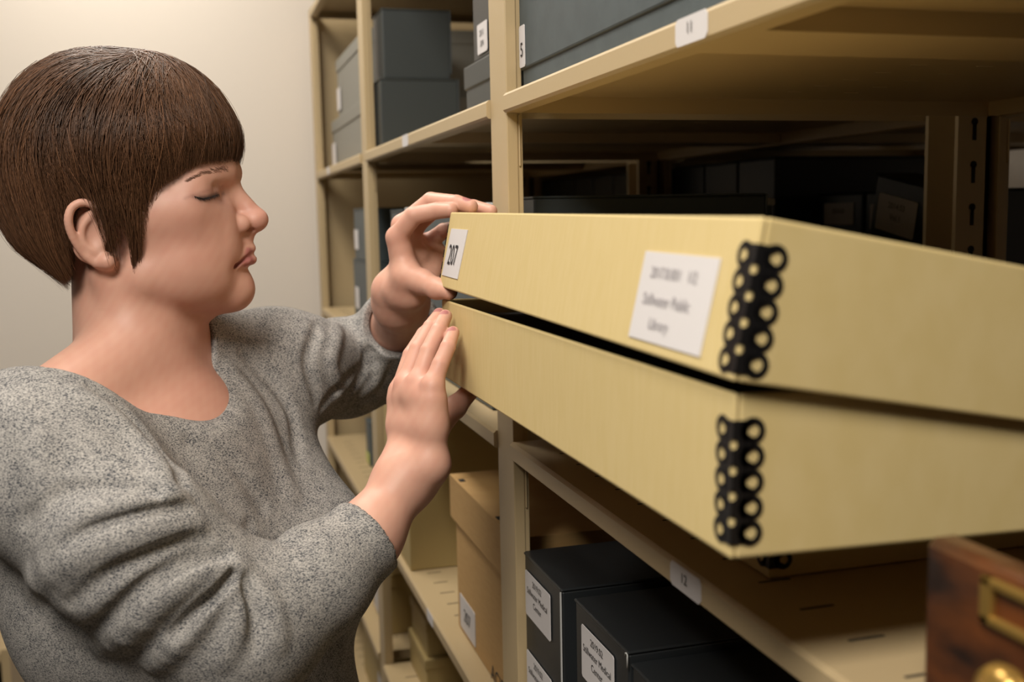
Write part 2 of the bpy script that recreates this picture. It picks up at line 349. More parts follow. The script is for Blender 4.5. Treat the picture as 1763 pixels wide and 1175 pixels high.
# middle bay, second shelf
doc_box('grey storage box with pale rim behind the raised hand', 'box', .026, .42, 1.262, 1.80, 1.2565, 1.515, 'slate', lid=.010, edge='white')
doc_box('blue grey document box beside the rear shelf post behind the hand', 'box', .026, .32, 1.83, 1.955, 1.2565, 1.512, 'slate')
# middle bay, third shelf
doc_box('tall mustard tan box on the shelf behind the forearm', 'box', .002, .40, 1.735, 1.97, .8955, 1.19, 'yellow', lid=.03, group='mustard tan boxes on the low shelves')
def cardboard():
    t = thing('cardboard_box', (.02, 1.3, .895), 'brown cardboard records box with lid on the shelf beside the forearm', 'box')
    b = MB(); b.box(.024, .41, 1.155, 1.473, .8955, 1.120); b.build('body', 'card', t, bevel=.003)
    b = MB(); b.box(.018, .416, 1.148, 1.480, 1.062, 1.125); b.prism([(.020, 1.450), (.020, 1.453), (.120, 1.450), (.120, 1.449)], 'z', 1.1250, 1.1256)
    for y in (1.435, 1.235): b.box(.022, .030, y-.007, y+.007, 1.1235, 1.1258, 1)
    b.build('lid', ['card', 'slot'], t, bevel=.003)
    b = MB(); on_front(b, .0238, 1.412, .928, .088, .050, [('207', .0)], .026); b.build('paper_label', ['paper', 'ink'], t)
    b = MB(); b.text('ACID FREE', .030, (.0236, 1.215, .905), (0, -1, 0), (0, 0, 1), mi=0); b.build('printing', 'ink', t)
cardboard()
# middle bay, lowest visible shelf
doc_box('shallow mustard box on the low shelf, upper of two', 'box', .055, .40, 2.02-.14, 2.035, .6745, .742, 'yellow', lid=.02, group='mustard tan boxes on the low shelves')
doc_box('shallow mustard box on the low shelf, lower of two', 'box', .050, .40, 1.87, 2.038, .6005, .674, 'yellow', lid=.02, group='mustard tan boxes on the low shelves')
# far bay by the wall
doc_box('grey box with white label on the top shelf next to the wall, upper of two', 'box', .045, .40, 2.30, 2.80, 1.755, 1.90, 'greyl', lid=.03, labels=[(2.76, 1.80, .060, .055, (), .01)], group='grey boxes in the bay by the wall')
doc_box('grey box with white label on the top shelf next to the wall, lower of two', 'box', .040, .40, 2.28, 2.90, 1.6255, 1.7545, 'greyl', lid=.03, labels=[(2.86, 1.668, .070, .055, (), .01)], group='grey boxes in the bay by the wall')
doc_box('small grey box with pale label on the second shelf near the wall, upper of two', 'box', .03, .35, 2.25, 2.48, 1.405, 1.520, 'slate', labels=[(2.44, 1.45, .06, .045, (), .01)], group='grey boxes in the bay by the wall')
doc_box('small grey box with pale label on the second shelf near the wall, lower of two', 'box', .03, .35, 2.25, 2.52, 1.2565, 1.404, 'slate', labels=[(2.46, 1.315, .06, .05, (), .01)], group='grey boxes in the bay by the wall')
t = doc_box('dark blue binder with lime spine label on the shelf near the far wall', 'binder', .055, .30, 2.52, 2.59, .8955, 1.005, 'slate', name='binder')
b = MB(); b.box(.0530, .0545, 2.53, 2.58, .90, .925); b.build('spine_label', 'lime', t)
doc_box('mustard tan box with white label on the low shelf near the far wall', 'box', .03, .38, 2.19, 2.55, .6005, .735, 'yellow', lid=.03, labels=[(2.315, .645, .09, .07, (), .01)], group='mustard tan boxes on the low shelves')
doc_box('mustard tan box with white label on the bottom shelf near the far wall', 'box', .03, .38, 2.19, 2.60, .3505, .50, 'yellow', lid=.03, labels=[(2.30, .42, .09, .07, (), .01)], group='mustard tan boxes on the low shelves')
# low cart at the far wall behind the woman
def low_cart():
    t = thing('low_bookcase', (-1.0, 2.98, 0), 'low tan metal bookcase against the far wall behind the elbow', 'bookcase')
    for x in (-1.30, -.845):
        b = MB(); b.box(x, x+.02, 2.78, 3.045, 0, .45); b.build('side_panel', 'metal', t)
    for z in (.03, .42):
        b = MB(); b.box(-1.281, -.844, 2.78, 3.045, z, z+.02); b.build('shelf', 'metal', t)
    doc_box('black binder standing in the low bookcase by the far wall', 'binder', -.935, -.870, 2.79, 3.03, .051, .39, 'blackb', name='binder')
low_cart()
# ---------------------------------------------------------------- the big tan box being opened
def strap(b, X, z0, z1, n=5, mirror=1, faces=(0, 1)):
    """black metal corner edging with round loops; local z is the corner, faces run along +y and +x"""
    w_, ro, ri, e = .0100, .0066, .0033, .0006
    step = (z1-z0-2*ro)/(n-1)
    for face in faces:
        def P(u, z, o): return (-o, mirror*u, z) if face == 0 else (u, -mirror*o, z)
        for o in (e,):
            for i in range(n):
                zc = z0+ro+step*i; vs = []; N = 22
                for k in range(N):
                    a = 2*math.pi*k/N; vs += [P(w_+ri*math.cos(a), zc+ri*math.sin(a), o), P(w_+ro*math.cos(a), zc+ro*math.sin(a), o), P(w_+ro*math.cos(a), zc+ro*math.sin(a), 0)]
                b.add(vs, [f for k in range(N) for f in ((3*k, 3*k+1, 3*((k+1) % N)+1, 3*((k+1) % N)), (3*k+1, 3*k+2, 3*((k+1) % N)+2, 3*((k+1) % N)+1))], 0, X)
            zs = [z0+.0012]; hr = .0023
            for i in range(n-1):                                       # the fold, with a round hole between each pair of loops
                zc = z0+ro+step*(i+.5); N = 10; vs = []; fs = []
                for k in range(N+1):
                    a = -math.pi/2+math.pi*k/N; vs += [P(hr*math.cos(a)-(e if abs(a) > 1.5 else 0), zc+hr*math.sin(a), o), P(w_-ri+.0006, zc+hr*math.sin(a), o)]
                b.add(vs, [(2*k, 2*k+1, 2*k+3, 2*k+2) for k in range(N)], 0, X)
                b.add([P(-e, zs[-1], o), P(w_-ri+.0006, zs[-1], o), P(w_-ri+.0006, zc-hr, o), P(-e, zc-hr, o)], [(0, 1, 2, 3)], 0, X); zs.append(zc+hr)
            b.add([P(-e, zs[-1], o), P(w_-ri+.0006, zs[-1], o), P(w_-ri+.0006, z1-.0012, o), P(-e, z1-.0012, o)], [(0, 1, 2, 3)], 0, X)
            for i in range(n):                                         # webs joining the loops
                zc = z0+ro+step*i
                for sg in (-1, 1):
                    b.add([P(w_-ri, zc+sg*.0036, o), P(w_+.001, zc+sg*.0058, o), P(w_+.001, zc+sg*.0034, o), P(w_-ri, zc+sg*.0010, o)], [(0, 1, 2, 3)], 0, X)
def tray(b, X, L, D, H, top, th=.003, mi=0):
    """open box of board: walls plus a plate at the top (lid) or the bottom (base); local x depth, y length, z height"""
    b.box(0, th, 0, L, 0, H, mi, X); b.box(D-th, D, 0, L, 0, H, mi, X); b.box(th, D-th, 0, th, 0, H, mi, X); b.box(th, D-th, L-th, L, 0, H, mi, X)
    z = H-th if top else 0
    b.box(th, D-th, th, L-th, z, z+th, mi, X)
def frame(org, tilt, pitch):
    l = Vector((0, math.cos(pitch), math.sin(pitch))); d = Vector((math.cos(tilt), 0, -math.sin(tilt))); u = d.cross(l); u.normalize(); d = l.cross(u)
    M_ = Matrix((d, l, u)).transposed().to_4x4(); M_.translation = org; return M_
ab = thing('archival_box', (.1, .76, 1.3335), 'big tan archival box held open above shelf 12, black metal corner edges, label 207', 'box')
XB = frame((-.077, .4428, 1.3335), R(1.4), 0)
b = MB(); tray(b, XB, .6335, .40, .0805, False)
base = b.build('box_base', ['tan', 'gapdark'], ab, bevel=.0016)
b = MB(); strap(b, XB, .006, .069); b.build('metal_edge', 'strap', base)
XBf = XB @ Matrix.Translation((0, .6335, 0)); b = MB(); strap(b, XBf, .006, .069, mirror=-1, faces=(1,)); b.build('metal_edge', 'strap', base)
XL = frame((-.0800, .4350, 1.4214), R(10.7), math.atan2(.0068, .6265))
b = MB(); tray(b, XL, .6300, .414, .0768, True)
lid = b.build('box_lid', ['tan'], ab, bevel=.0016)
b = MB(); strap(b, XL, .0025, .0655); b.build('metal_edge', 'strap', lid)
XLf = XL @ Matrix.Translation((0, .6300, 0)); b = MB(); strap(b, XLf, .0025, .0655, mirror=-1, faces=(1,)); b.build('metal_edge', 'strap', lid)
def lid_label(name, y0, y1, z0, z1, lines, mats, skew=0.0):
    b = MB(); b.prism([(y0, z0), (y1, z0), (y1-skew, z1), (y0-skew, z1)], 'x', -.0007, 0)
    for t, size, dy, dz, sh in lines: b.text(t, size, (-.0007, (y0+y1)/2-skew/2+dy, (z0+z1)/2+dz), (0, -1, 0), (0, 0, 1), shear=sh, sx=.85 if name == 'number_label' else 1)
    b.v = [tuple(XL @ Vector(v)) for v in b.v]; b.build(name, mats, lid)
lid_label('number_label', .5545, .6225, .0120, .0600, [('207', .0290, .004, -.003, 0)], ['paper', 'ink'], .010)
lid_label('paper_label', .0360, .1265, .0065, .0560, [('2017.8.001   1/2', .0088, .002, .0135, .12), ('Stillwater Public', .0092, .006, -.0015, .2), ('Library', .0088, .010, -.0145, .2)], ['paper', 'pencil'], .004)
gap_mb = MB(); gap_mb.box(.006, .392, .008, .6255, .0035, .066, 0, XB)  # invented dark block, turns the shaded gap under the lid black
tag(gap_mb.build('dark_filler', 'gapdark', bevel=.002), 'black filler block added inside the opened tan box to darken the gap', 'dark_filler')
sb = thing('archival_box', (.04, .8, 1.2565), 'flatter tan box with black corner edging lying underneath the big tan box', 'box')
XS = frame((.037, .603, 1.2565), 0, 0)
b = MB(); b.box(0, .36, 0, .44, 0, .0665, 0, XS); b.build('body', 'tan', sb, bevel=.0016)
b = MB(); strap(b, XS, .006, .060); b.build('metal_edge', 'strap', sb)
# ---------------------------------------------------------------- card catalogue drawer at the right edge
dr = thing('card_catalogue_drawer', (.02, .28, 1.2565), 'old dark wooden card catalogue drawer at the lower right edge', 'drawer')
DX, DY0, DY1, DZ1 = .004, .262, .405, 1.3475
b = MB(); b.prism([(DX, 1.257), (DX, DZ1-.004), (DX+.003, DZ1), (DX+.016, DZ1), (DX+.018, 1.257)], 'y', DY0, DY1); b.build('front_panel', 'wood', dr, bevel=.0025)
b = MB()
for y in (DY0+.004, DY1-.014): b.box(DX+.018, .42, y, y+.010, 1.258, DZ1-.025)
b.box(DX+.018, .42, DY0+.014, DY1-.014, 1.258, 1.264); b.box(.41, .42, DY0+.014, DY1-.014, 1.264, DZ1-.025); b.build('tray', 'wood', dr)
b = MB(); fy0, fy1, fz0, fz1 = .296, .3665, 1.3215, 1.3425
for q in ((fy0, fy1, fz1-.0045, fz1), (fy0, fy1, fz0, fz0+.0045), (fy0, fy0+.007, fz0, fz1), (fy1-.007, fy1, fz0, fz1)): b.box(DX-.003, DX+.001, *q)
b.build('label_frame', 'brass', dr, bevel=.0012)
kb = MB(); kb.lathe([(.0050, 0), (.0055, .005), (.0115, .009), (.0140, .014), (.0125, .019), (.007, .0225), (.001, .0235)], 28, 0, Matrix.Translation((DX, .3365, 1.3020)) @ Matrix.Rotation(-math.pi/2, 4, 'Y')); kb.build('knob', 'knob', dr, smooth=True)
# ---------------------------------------------------------------- the woman
#<sdf>
HO = _n((-0.3728,1.1014,1.5295)); HM = _n(((0.96490,0.25561,0.06031),(-0.25464,0.96675,-0.02340),(-0.06428,0.00722,0.99791)))                      # head frame: forward, left (away from the camera), up
def hw(p): return HM @ _n(p)+HO
def mir(p): return (p[0], -p[1], p[2])
def spl(P, n):
    P = _n(P); P = np.vstack([2*P[0]-P[1], P, 2*P[-1]-P[-2]]); out = []
    for s in np.linspace(0, len(P)-3-1e-6, n):
        i = int(s); f = s-i; a, b, c, d = P[i:i+4]; out.append(.5*((2*b)+(c-a)*f+(2*a-5*b+4*c-d)*f*f+(3*b-a-3*c+d)*f**3))
    return out
def H2(p): return [hw(p), hw(mir(p))]
#</sdf>
skinmat = mat('skin', (0.62, 0.36, 0.26), 0.48, spec=0.35, sss=0.12, bump=(900, 0.12, 0.0004))
_nt = skinmat.node_tree; _b = _nt.nodes['Principled BSDF']; _a = _nt.nodes.new('ShaderNodeVertexColor'); _a.layer_name = 'tint'
_nt.links.new(_a.outputs['Color'], _b.inputs['Base Color']); _b.inputs['Subsurface Radius'].default_value = (0.010, 0.004, 0.002); _b.inputs['Subsurface Scale'].default_value = 0.6
def tintmat(name, rough, spec, aniso=0.0):
    M_ = mat(name, (0.1, 0.05, 0.03), rough, spec=spec); nt = M_.node_tree; a = nt.nodes.new('ShaderNodeVertexColor'); a.layer_name = 'tint'
    nt.links.new(a.outputs['Color'], nt.nodes['Principled BSDF'].inputs['Base Color']); return M_
hairmat = tintmat('brown_hair', 0.40, 0.35)
#<sdf>
# --- head
skull = [(Ell(hw((-0.0100,0.0000,0.0264)), (.107, .076, .099), HM), .02, 'u')]
face = [
 (Ell(hw((0.0517,-0.0000,-0.0213)), (.0445, .052, .066), HM), .02, 'u'),
 (Ell(hw((0.0870,-0.0000,-0.0572)), (.0245, .0290, .022), HM), .016, 'u'),
 (Sph(hw((0.0987,-0.0000,-0.0893)), .0140), .014, 'u'),
 (Con(hw((0.0931,0.0000,-0.0959)), hw((0.0568,0.0000,-0.1101)), .012, .022), .022, 'u'),
]
for s_ in (1, -1):
    q = (lambda p: hw(p)) if s_ > 0 else (lambda p: hw(mir(p)))
    face += [
     (Con(q((0.0956,-0.0060,-0.0907)), q((0.0270,-0.0500,-0.0793)), .013, .020), .02, 'u'),
     (Ell(q((0.0746,-0.0300,-0.0730)), (.026, .020, .028), HM), .02, 'u'),
     (Ell(q((0.0450,-0.0270,-0.0445)), (.050, .0370, .062), HM), .02, 'u'),
     (Sph(q((0.0559,-0.0340,-0.0714)), .0255), .02, 'u'),
     (Con(q((0.0902,-0.0120,0.0227)), q((0.0728,-0.0460,0.0122)), .0095, .009), .014, 'u'),
     (Con(q((0.0654,-0.0500,-0.0128)), q((0.0248,-0.0600,-0.0252)), .012, .010), .03, 'u'),
     (Ell(q((0.0830,-0.0210,-0.0375)), (.020, .018, .032), HM), .02, 'u'),
     ((q((0.0894,-0.0260,0.0003)), .0085, -.0050), 0, 'b'),
     (Sph(q((0.0764,-0.0305,-0.0003)), .0140), .004, 'u'), ((q((0.0723,-0.0480,0.0020)), .0026, -.0011), 0, 'b'), ((q((0.0752,-0.0470,0.0043)), .0026, -.0011), 0, 'b'), ((q((0.0787,-0.0460,0.0061)), .0026, -.0011), 0, 'b'), ((q((0.0822,-0.0430,0.0079)), .0026, -.0011), 0, 'b'), ((q((0.0858,-0.0400,0.0092)), .0026, -.0011), 0, 'b'), ((q((0.0891,-0.0360,0.0100)), .0026, -.0011), 0, 'b'),
    ]
nose = [
 (Con(hw((0.0908,0.0000,0.0130)), hw((0.1188,0.0000,-0.0212)), .0065, .0098), .010, 'u'),
 (Sph(hw((0.1203,0.0000,-0.0220)), .0094), .006, 'u'),
 (Con(hw((0.1184,0.0000,-0.0286)), hw((0.1117,0.0000,-0.0339)), .0040, .0050), .006, 'u'),
]
for s_ in (1, -1):
    q = (lambda p: hw(p)) if s_ > 0 else (lambda p: hw(mir(p)))
    nose += [(Ell(q((0.1054,-0.0150,-0.0266)), (.0105, .0062, .0088), HM), .0028, 'u'), (Con(q((0.1054,-0.0080,-0.0245)), q((0.1180,-0.0040,-0.0229)), .006, .0075), .006, 'u'),
             (Ell(q((0.1133,-0.0075,-0.0320)), (.006, .0032, .0035), HM), .002, 's')]
lips = [(Con(hw((0.1077,0.0000,-0.0364)), hw((0.1101,0.0000,-0.0482)), .0060, .0060), .010, 'u')]
UL = [(0.1144,-0.0000,-0.0506), (0.1116,-0.0090,-0.0538), (0.1035,-0.0220,-0.0645)]; LL = [(0.1149,0.0000,-0.0611), (0.1123,-0.0090,-0.0622), (0.1039,-0.0210,-0.0662)]
ML = [(0.1204,-0.0000,-0.0549), (0.1173,-0.0090,-0.0558), (0.1034,-0.0235,-0.0661)]
for s_ in (1, -1):
    q = (lambda p: hw(p)) if s_ > 0 else (lambda p: hw(mir(p)))
    lips += [(Chain([q(p) for p in UL], [.0026, .0026, .0016]), .005, 'u'), (Chain([q(p) for p in LL], [.0036, .0034, .0018]), .006, 'u')]
for s_ in (1, -1):
    q = (lambda p: hw(p)) if s_ > 0 else (lambda p: hw(mir(p)))
    lips += [(Chain([q(p) for p in ML], [.0014, .0013, .0011]), .0030, 's')]
    lips += [((q((0.1012,-0.0260,-0.0682)), .006, -.0018), 0, 'b'), ((q((0.0953,-0.0300,-0.0456)), (.004, .010, .020), -.0016, HM), 0, 'b')]
ears = []
for s_ in (1, -1):
    q = (lambda p: hw(p)) if s_ > 0 else (lambda p: hw(mir(p)))
    hel = [(-0.0040,-0.0800,-0.0211), (-0.0098,-0.0840,-0.0135), (-0.0176,-0.0880,-0.0118), (-0.0250,-0.0900,-0.0168), (-0.0278,-0.0910,-0.0261), (-0.0271,-0.0890,-0.0365), (-0.0235,-0.0850,-0.0478), (-0.0182,-0.0800,-0.0577), (-0.0088,-0.0760,-0.0654)]
    ears += [(Ell(q((-0.0160,-0.0760,-0.0394)), (.017, .006, .027), HM), .006, 'u'), (Chain(spl([q(p) for p in hel], 24), list(np.interp(np.linspace(0, 1, 24), [0, .5, .85, 1], [.0032, .0038, .0036, .0050])), .0006), .003, 'u'),
             (Sph(q((0.0008,-0.0750,-0.0640)), .0080), .006, 'u'), (Chain(spl([q(p) for p in ((-0.0120,-0.0810,-0.0224), (-0.0180,-0.0830,-0.0341), (-0.0173,-0.0810,-0.0466), (-0.0101,-0.0780,-0.0559))], 14), [.0030]*14, .0006), .005, 'u'), (Ell(q((-0.0062,-0.0830,-0.0404)), (.009, .005, .012), HM), .003, 's')]
neckg = [
 (Con(hw((-0.0011,0.0000,-0.0707)), hw((0.0057,0.0000,-0.1889)), .056, .060), .022, 'u'),
 (Chain([hw(p) for p in ((-0.0080,-0.0500,-0.0765), (0.0258,-0.0460,-0.1358), (0.0692,-0.0120,-0.2018))], [.012, .012, .009]), .02, 'u'),
]
# --- trunk frame and joints
N0 = _n((-0.3749,1.0804,1.3554)); FB = _n((.766, -.643, 0)); LB = _n((.643, .766, 0)); ZZ = _n((0, 0, 1)); TM = np.stack([FB, LB, ZZ], 1)
def tb(f, l, z): return N0+FB*f+LB*l+ZZ*z
RSH = _n((-0.4479,0.9428,1.3021)); LSH = _n((-0.2305,1.2134,1.3283))
def trunk(o):
    return [
     (Ell(tb(.012, .004, -.175), (.118+o, .166+o, .180+o), TM), .05, 'u'),
     (Con(RSH, tb(.0, -.06, -.085), .056+o, .056+o), .04, 'u'), (Con(tb(.0, .06, -.085), LSH, .056+o, .052+o), .04, 'u'),
     (Con(_n((-0.3746,1.0730,1.3813)), _n((-0.4591,0.9862,1.3296)), .044+o, .042+o), .03, 'u'), (Con(_n((-0.3646,1.1119,1.3798)), _n((-0.2676,1.1947,1.3448)), .042+o, .044+o), .03, 'u'),
    ]
def lower(o):
    return [
     (Sph(tb(.112, -.078, -.215), .074+o), .05, 'u'), (Sph(tb(.110, .094, -.205), .074+o), .05, 'u'), (Con(tb(.052, .122, -.100), tb(.096, .100, -.195), .044+o, .056+o), .04, 'u'),
     (Ell(tb(.086, .014, -.38), (.100+o, .145+o, .17+o), TM), .06, 'u'), (Ell(tb(.075, .014, -.56), (.112+o, .158+o, .15+o), TM), .06, 'u'),
    ]
# --- near (right) arm
RA = [RSH, _n((-0.3814,0.8797,1.2442)), _n((-0.2927,0.8750,1.1613))]; RF = [RA[2], _n((-0.2319,0.8975,1.1890)), _n((-0.1832,0.9234,1.2150)), _n((-0.1406,0.9512,1.2596))]
rw_u, rw_r = _n((-0.1212,0.9316,1.2744)), _n((-0.1384,0.9699,1.2718))
rm = [_n((-0.1167,0.9352,1.3467)), _n((-0.1244,0.9584,1.3470)), _n((-0.1329,0.9812,1.3420)), _n((-0.1341,1.0035,1.3330))]
rfing = [
 Chain([rm[0], _n((-0.1078,0.9411,1.3646)), _n((-0.0986,0.9487,1.3794)), _n((-0.0865,0.9781,1.3893))], [.0092, .0078, .0072, .0062], .0012),
 Chain([rm[1], _n((-0.1128,0.9678,1.3736)), _n((-0.1004,0.9790,1.3916)), _n((-0.0865,1.0091,1.4022))], [.0098, .0084, .0077, .0066], .0012),
 Chain([rm[2], _n((-0.1177,0.9933,1.3730)), _n((-0.1020,1.0058,1.3924)), _n((-0.0865,1.0369,1.4015))], [.0100, .0086, .0079, .0068], .0012),
 Chain([rm[3], _n((-0.1204,1.0161,1.3648)), _n((-0.1045,1.0285,1.3833)), _n((-0.0865,1.0618,1.3910))], [.0098, .0084, .0077, .0068], .0012),
]
rthumb = Chain([_n((-0.1277,0.9804,1.2799)), _n((-0.1028,0.9938,1.2946)), _n((-0.0759,1.0253,1.3080)), _n((-0.0570,1.0345,1.3225))], [.0150, .0130, .0108, .0092], .006)
rpalm = Grp([Con(rw_u, rm[0], .0150, .0100), Con((rw_u*2+rw_r)/3, rm[1], .0155, .0106), Con((rw_u+rw_r*2)/3, rm[2], .0155, .0108), Con(rw_r, rm[3], .0150, .0106), Con(rm[0]*.8+rw_u*.2, rm[1]*.85+rw_r*.15, .010), Con(rm[1]*.85+rw_r*.15, rm[3]*.85+rw_r*.15, .0105), Con((rw_u+rm[0])/2, (rw_r+rm[3])/2, .0135)], .014)
rhand = [
 (Chain(RF, [.040, .035, .0285, .0245], .02), .02, 'u'), (Con(RF[3], rw_u, .0235, .0165), .02, 'u'), (Con(RF[3], rw_r, .0235, .0165), .02, 'u'),
 (rpalm, .012, 'u'), (rthumb, .010, 'u'), (Grp(rfing, .0022), .005, 'u'),
]
# --- far (left) arm
LA = [LSH, _n((-0.1523,1.2941,1.3167)), _n((-0.0686,1.3645,1.3192))]; LF = [LA[2], _n((-0.0859,1.2700,1.3617)), _n((-0.1013,1.1697,1.4053))]
lw_a, lw_b = _n((-0.0996,1.1216,1.4181)), _n((-0.1152,1.1548,1.4217))
lm = [_n((-0.1130,1.1163,1.4788)), _n((-0.1034,1.1359,1.4908)), _n((-0.0871,1.1549,1.4878)), _n((-0.0711,1.1689,1.4693))]
lfing = [
 Chain([lm[0], _n((-0.0963,1.0995,1.5011)), _n((-0.0750,1.0880,1.5054)), _n((-0.0635,1.0735,1.5054))], [.0105, .0096, .0088, .0076], .0012),
 Chain([lm[1], _n((-0.0745,1.1181,1.5161)), _n((-0.0551,1.0820,1.5128)), _n((-0.0427,1.0700,1.5088))], [.0105, .0094, .0086, .0074], .0012),
 Chain([lm[2], _n((-0.0596,1.1343,1.5124)), _n((-0.0326,1.1000,1.5090)), _n((-0.0183,1.0800,1.5040))], [.0098, .0084, .0076, .0064], .0012),
 Chain([lm[3], _n((-0.0532,1.1550,1.4832)), _n((-0.0451,1.1164,1.4871)), _n((-0.0380,1.0883,1.4883))], [.0096, .0088, .0080, .0070], .0012),
]
lthumb = Chain([_n((-0.1086,1.1268,1.4225)), _n((-0.1041,1.1084,1.4364)), _n((-0.0913,1.0920,1.4313)), _n((-0.0817,1.0680,1.4257)), _n((-0.0729,1.0480,1.4230))], [.0175, .0152, .0128, .0105, .0082], .006)
lpalm = Grp([Con(lw_a, lm[0], .0150, .0108), Con((lw_a*2+lw_b)/3, lm[1], .0155, .0112), Con((lw_a+lw_b*2)/3, lm[2], .0155, .0110), Con(lw_b, lm[3], .0150, .0102),
             Con(_n((-0.1039,1.1151,1.4404)), _n((-0.1101,1.1167,1.4726)), .008, .007), Con(_n((-0.0938,1.1439,1.4260)), _n((-0.0654,1.1702,1.4509)), .0150, .0150), Con(_n((-0.0869,1.1511,1.4573)), _n((-0.0695,1.1721,1.4561)), .016, .016), Con(_n((-0.0763,1.1440,1.4253)), _n((-0.0614,1.1697,1.4560)), .013, .013)], .012)
lhand = [
 (Chain(LF, [.039, .035, .0275], .02), .02, 'u'), (Con(LF[2], lw_a, .0250, .0170), .02, 'u'), (Con(LF[2], lw_b, .0250, .0170), .02, 'u'),
 (lpalm, .012, 'u'), (lthumb, .010, 'u'), (Grp(lfing, .0022), .005, 'u'),
]
OFF = -.006
uparm = [(Chain(RA, [.052, .050, .042], .02), .04, 'u'), (Chain(LA, [.048, .045, .040], .02), .04, 'u')]
BODY = ('G', skull+face+nose+lips+ears+neckg+trunk(OFF)+[(i, .03, 'u') for i, _, _ in uparm]+rhand+lhand)
HEADN = ('G', skull+face+nose+lips+ears)
#</sdf>
SKIN = np.array([0.73, 0.40, 0.295])
def along(pts, n):
    pts = _n(pts); f = np.linspace(0, len(pts)-1.001, n); i_ = f.astype(int); return pts[i_]+(pts[i_+1]-pts[i_])*(f-i_)[:, None]
def side_on(pts, left=-1):
    """slide points sideways onto the head's surface"""
    out = []
    for p in pts:
        A, L_, U_ = p; l = np.linspace(.10, .0, 400)*left; Q_ = np.stack([np.full(400, A), l, np.full(400, U_)], 1)@HM.T+HO
        f = ev(HEADN, Q_); k = np.argmax(f < 0); out.append(Q_[k] if f[k] < 0 else Q_[np.argmin(f)])
    return np.array(out)
def body_tint(V):
    C_ = np.tile(SKIN, (len(V), 1)); L_ = (V-HO)@HM
    def blend(w_, col): C_[:] = C_*(1-w_[:, None])+np.array(col)*w_[:, None]
    g = lambda c, s: np.exp(-0.5*(((L_-_n(c))/s)**2).sum(1))
    for s_ in (1, -1):
        f = (lambda p: _n(p)) if s_ > 0 else (lambda p: _n(mir(p)))
        blend(.45*g(f((0.0699,-0.0500,-0.0352)), .030), (0.60, 0.27, 0.20)); blend(.5*g(f((0.0872,-0.0300,-0.0074)), .010), (0.46, 0.24, 0.19))
    blend(.45*g((0.1222,0.0000,-0.0205), .013), (0.62, 0.25, 0.20))
    blend(.35*g((0.0627,-0.0200,-0.1833), .05), (0.62, 0.28, 0.21))
    for s_ in (1, -1):
        lash = side_on(along([(0.0750,-0.0460,-0.0021), (0.0820,-0.0440,-0.0037), (0.0875,-0.0400,-0.0013), (0.0916,-0.0370,0.0017)], 24), -1 if s_ > 0 else 1)
        n_ = np.where(np.linalg.norm(V-lash[12], axis=1) < .04)[0]; d = np.linalg.norm(V[n_][:, None]-lash[None], axis=2).min(1); w_ = np.zeros(len(V)); w_[n_] = np.exp(-.5*(d/.0014)**2)*.75; blend(w_, (0.13, 0.06, 0.045))
        w_[n_] = np.exp(-.5*(d/.006)**2)*.35; blend(w_, (0.45, 0.235, 0.185))
        slit = side_on(along([(0.0804,-0.0440,-0.0032), (0.0853,-0.0400,-0.0027), (0.0897,-0.0360,0.0008)], 14), -1 if s_ > 0 else 1); d = np.linalg.norm(V[n_][:, None]-slit[None], axis=2).min(1); w_[n_] = np.exp(-.5*(d/.0019)**2)*.8; blend(w_, (0.06, 0.035, 0.03))
        cre = side_on(along([(0.0681,-0.0480,-0.0041), (0.0761,-0.0460,-0.0005), (0.0847,-0.0420,0.0037), (0.0918,-0.0360,0.0090)], 24), -1 if s_ > 0 else 1); d = np.linalg.norm(V[n_][:, None]-cre[None], axis=2).min(1); w_[n_] = np.exp(-.5*(d/.0011)**2)*.45; blend(w_, (0.36, 0.17, 0.13))
    near = np.where(np.linalg.norm(L_-_n((0.1103,0.0000,-0.0573)), axis=1) < .05)[0]
    if len(near):
        d = np.full(len(near), 1.0)
        for s_ in (1, -1):
            f = (lambda p: hw(p)) if s_ > 0 else (lambda p: hw(mir(p)))
            d = np.minimum(d, ev(Chain([f(p) for p in UL], [.0026, .0026, .0014]), V[near])); d = np.minimum(d, ev(Chain([f(p) for p in LL], [.0036, .0034, .0016]), V[near]))
        w_ = np.zeros(len(V)); w_[near] = np.clip((.0020-d)/.0012, 0, 1)*.9; blend(w_, (0.48, 0.165, 0.15))
        d = np.full(len(near), 1.0)
        for s_ in (1, -1):
            f = (lambda p: hw(p)) if s_ > 0 else (lambda p: hw(mir(p)))
            d = np.minimum(d, ev(Chain([f(p) for p in ML], [.0004, .0004, .0004]), V[near]))
        w_ = np.zeros(len(V)); w_[near] = np.clip((.0028-d)/.0016, 0, 1)*.42; blend(w_, (0.25, 0.06, 0.055))
    for k in range(4):
        for m_ in (rm[k], lm[k]): blend(.35*np.exp(-0.5*(((V-m_)/.011)**2).sum(1)), (0.62, 0.28, 0.22))
    for ch in rfing+lfing:
        for a_, b2 in ((0, 1), (1, 2)):
            p_ = ch[1][a_][0][2]; blend(.30*np.exp(-0.5*(((V-p_)/.0075)**2).sum(1)), (0.60, 0.27, 0.21))
    for ch, ax in NAILS:
        b_ = ch[1][-1][0]; dirn = b_[2]-ch[1][0][0][2]; dirn = dirn/np.linalg.norm(dirn); up_ = ax-dirn*(ax@dirn); up_ /= np.linalg.norm(up_); sd = np.cross(dirn, up_)
        c = b_[2]+up_*b_[4]*.9-dirn*.0045; q = V-c; e = (q@dirn/.0064)**2+(q@sd/.0046)**2+(q@up_/.0050)**2
        blend(np.clip((1.0-e)/.25, 0, 1)*.9, (0.46, 0.165, 0.165))
    mot = sum(np.sin(V@_n(k)+p) for k, p in (((310, 120, 90), 0), ((-150, 260, 200), 1), ((90, -220, 330), 2), ((520, 410, -380), 3), ((-610, 300, 450), 5)))/5
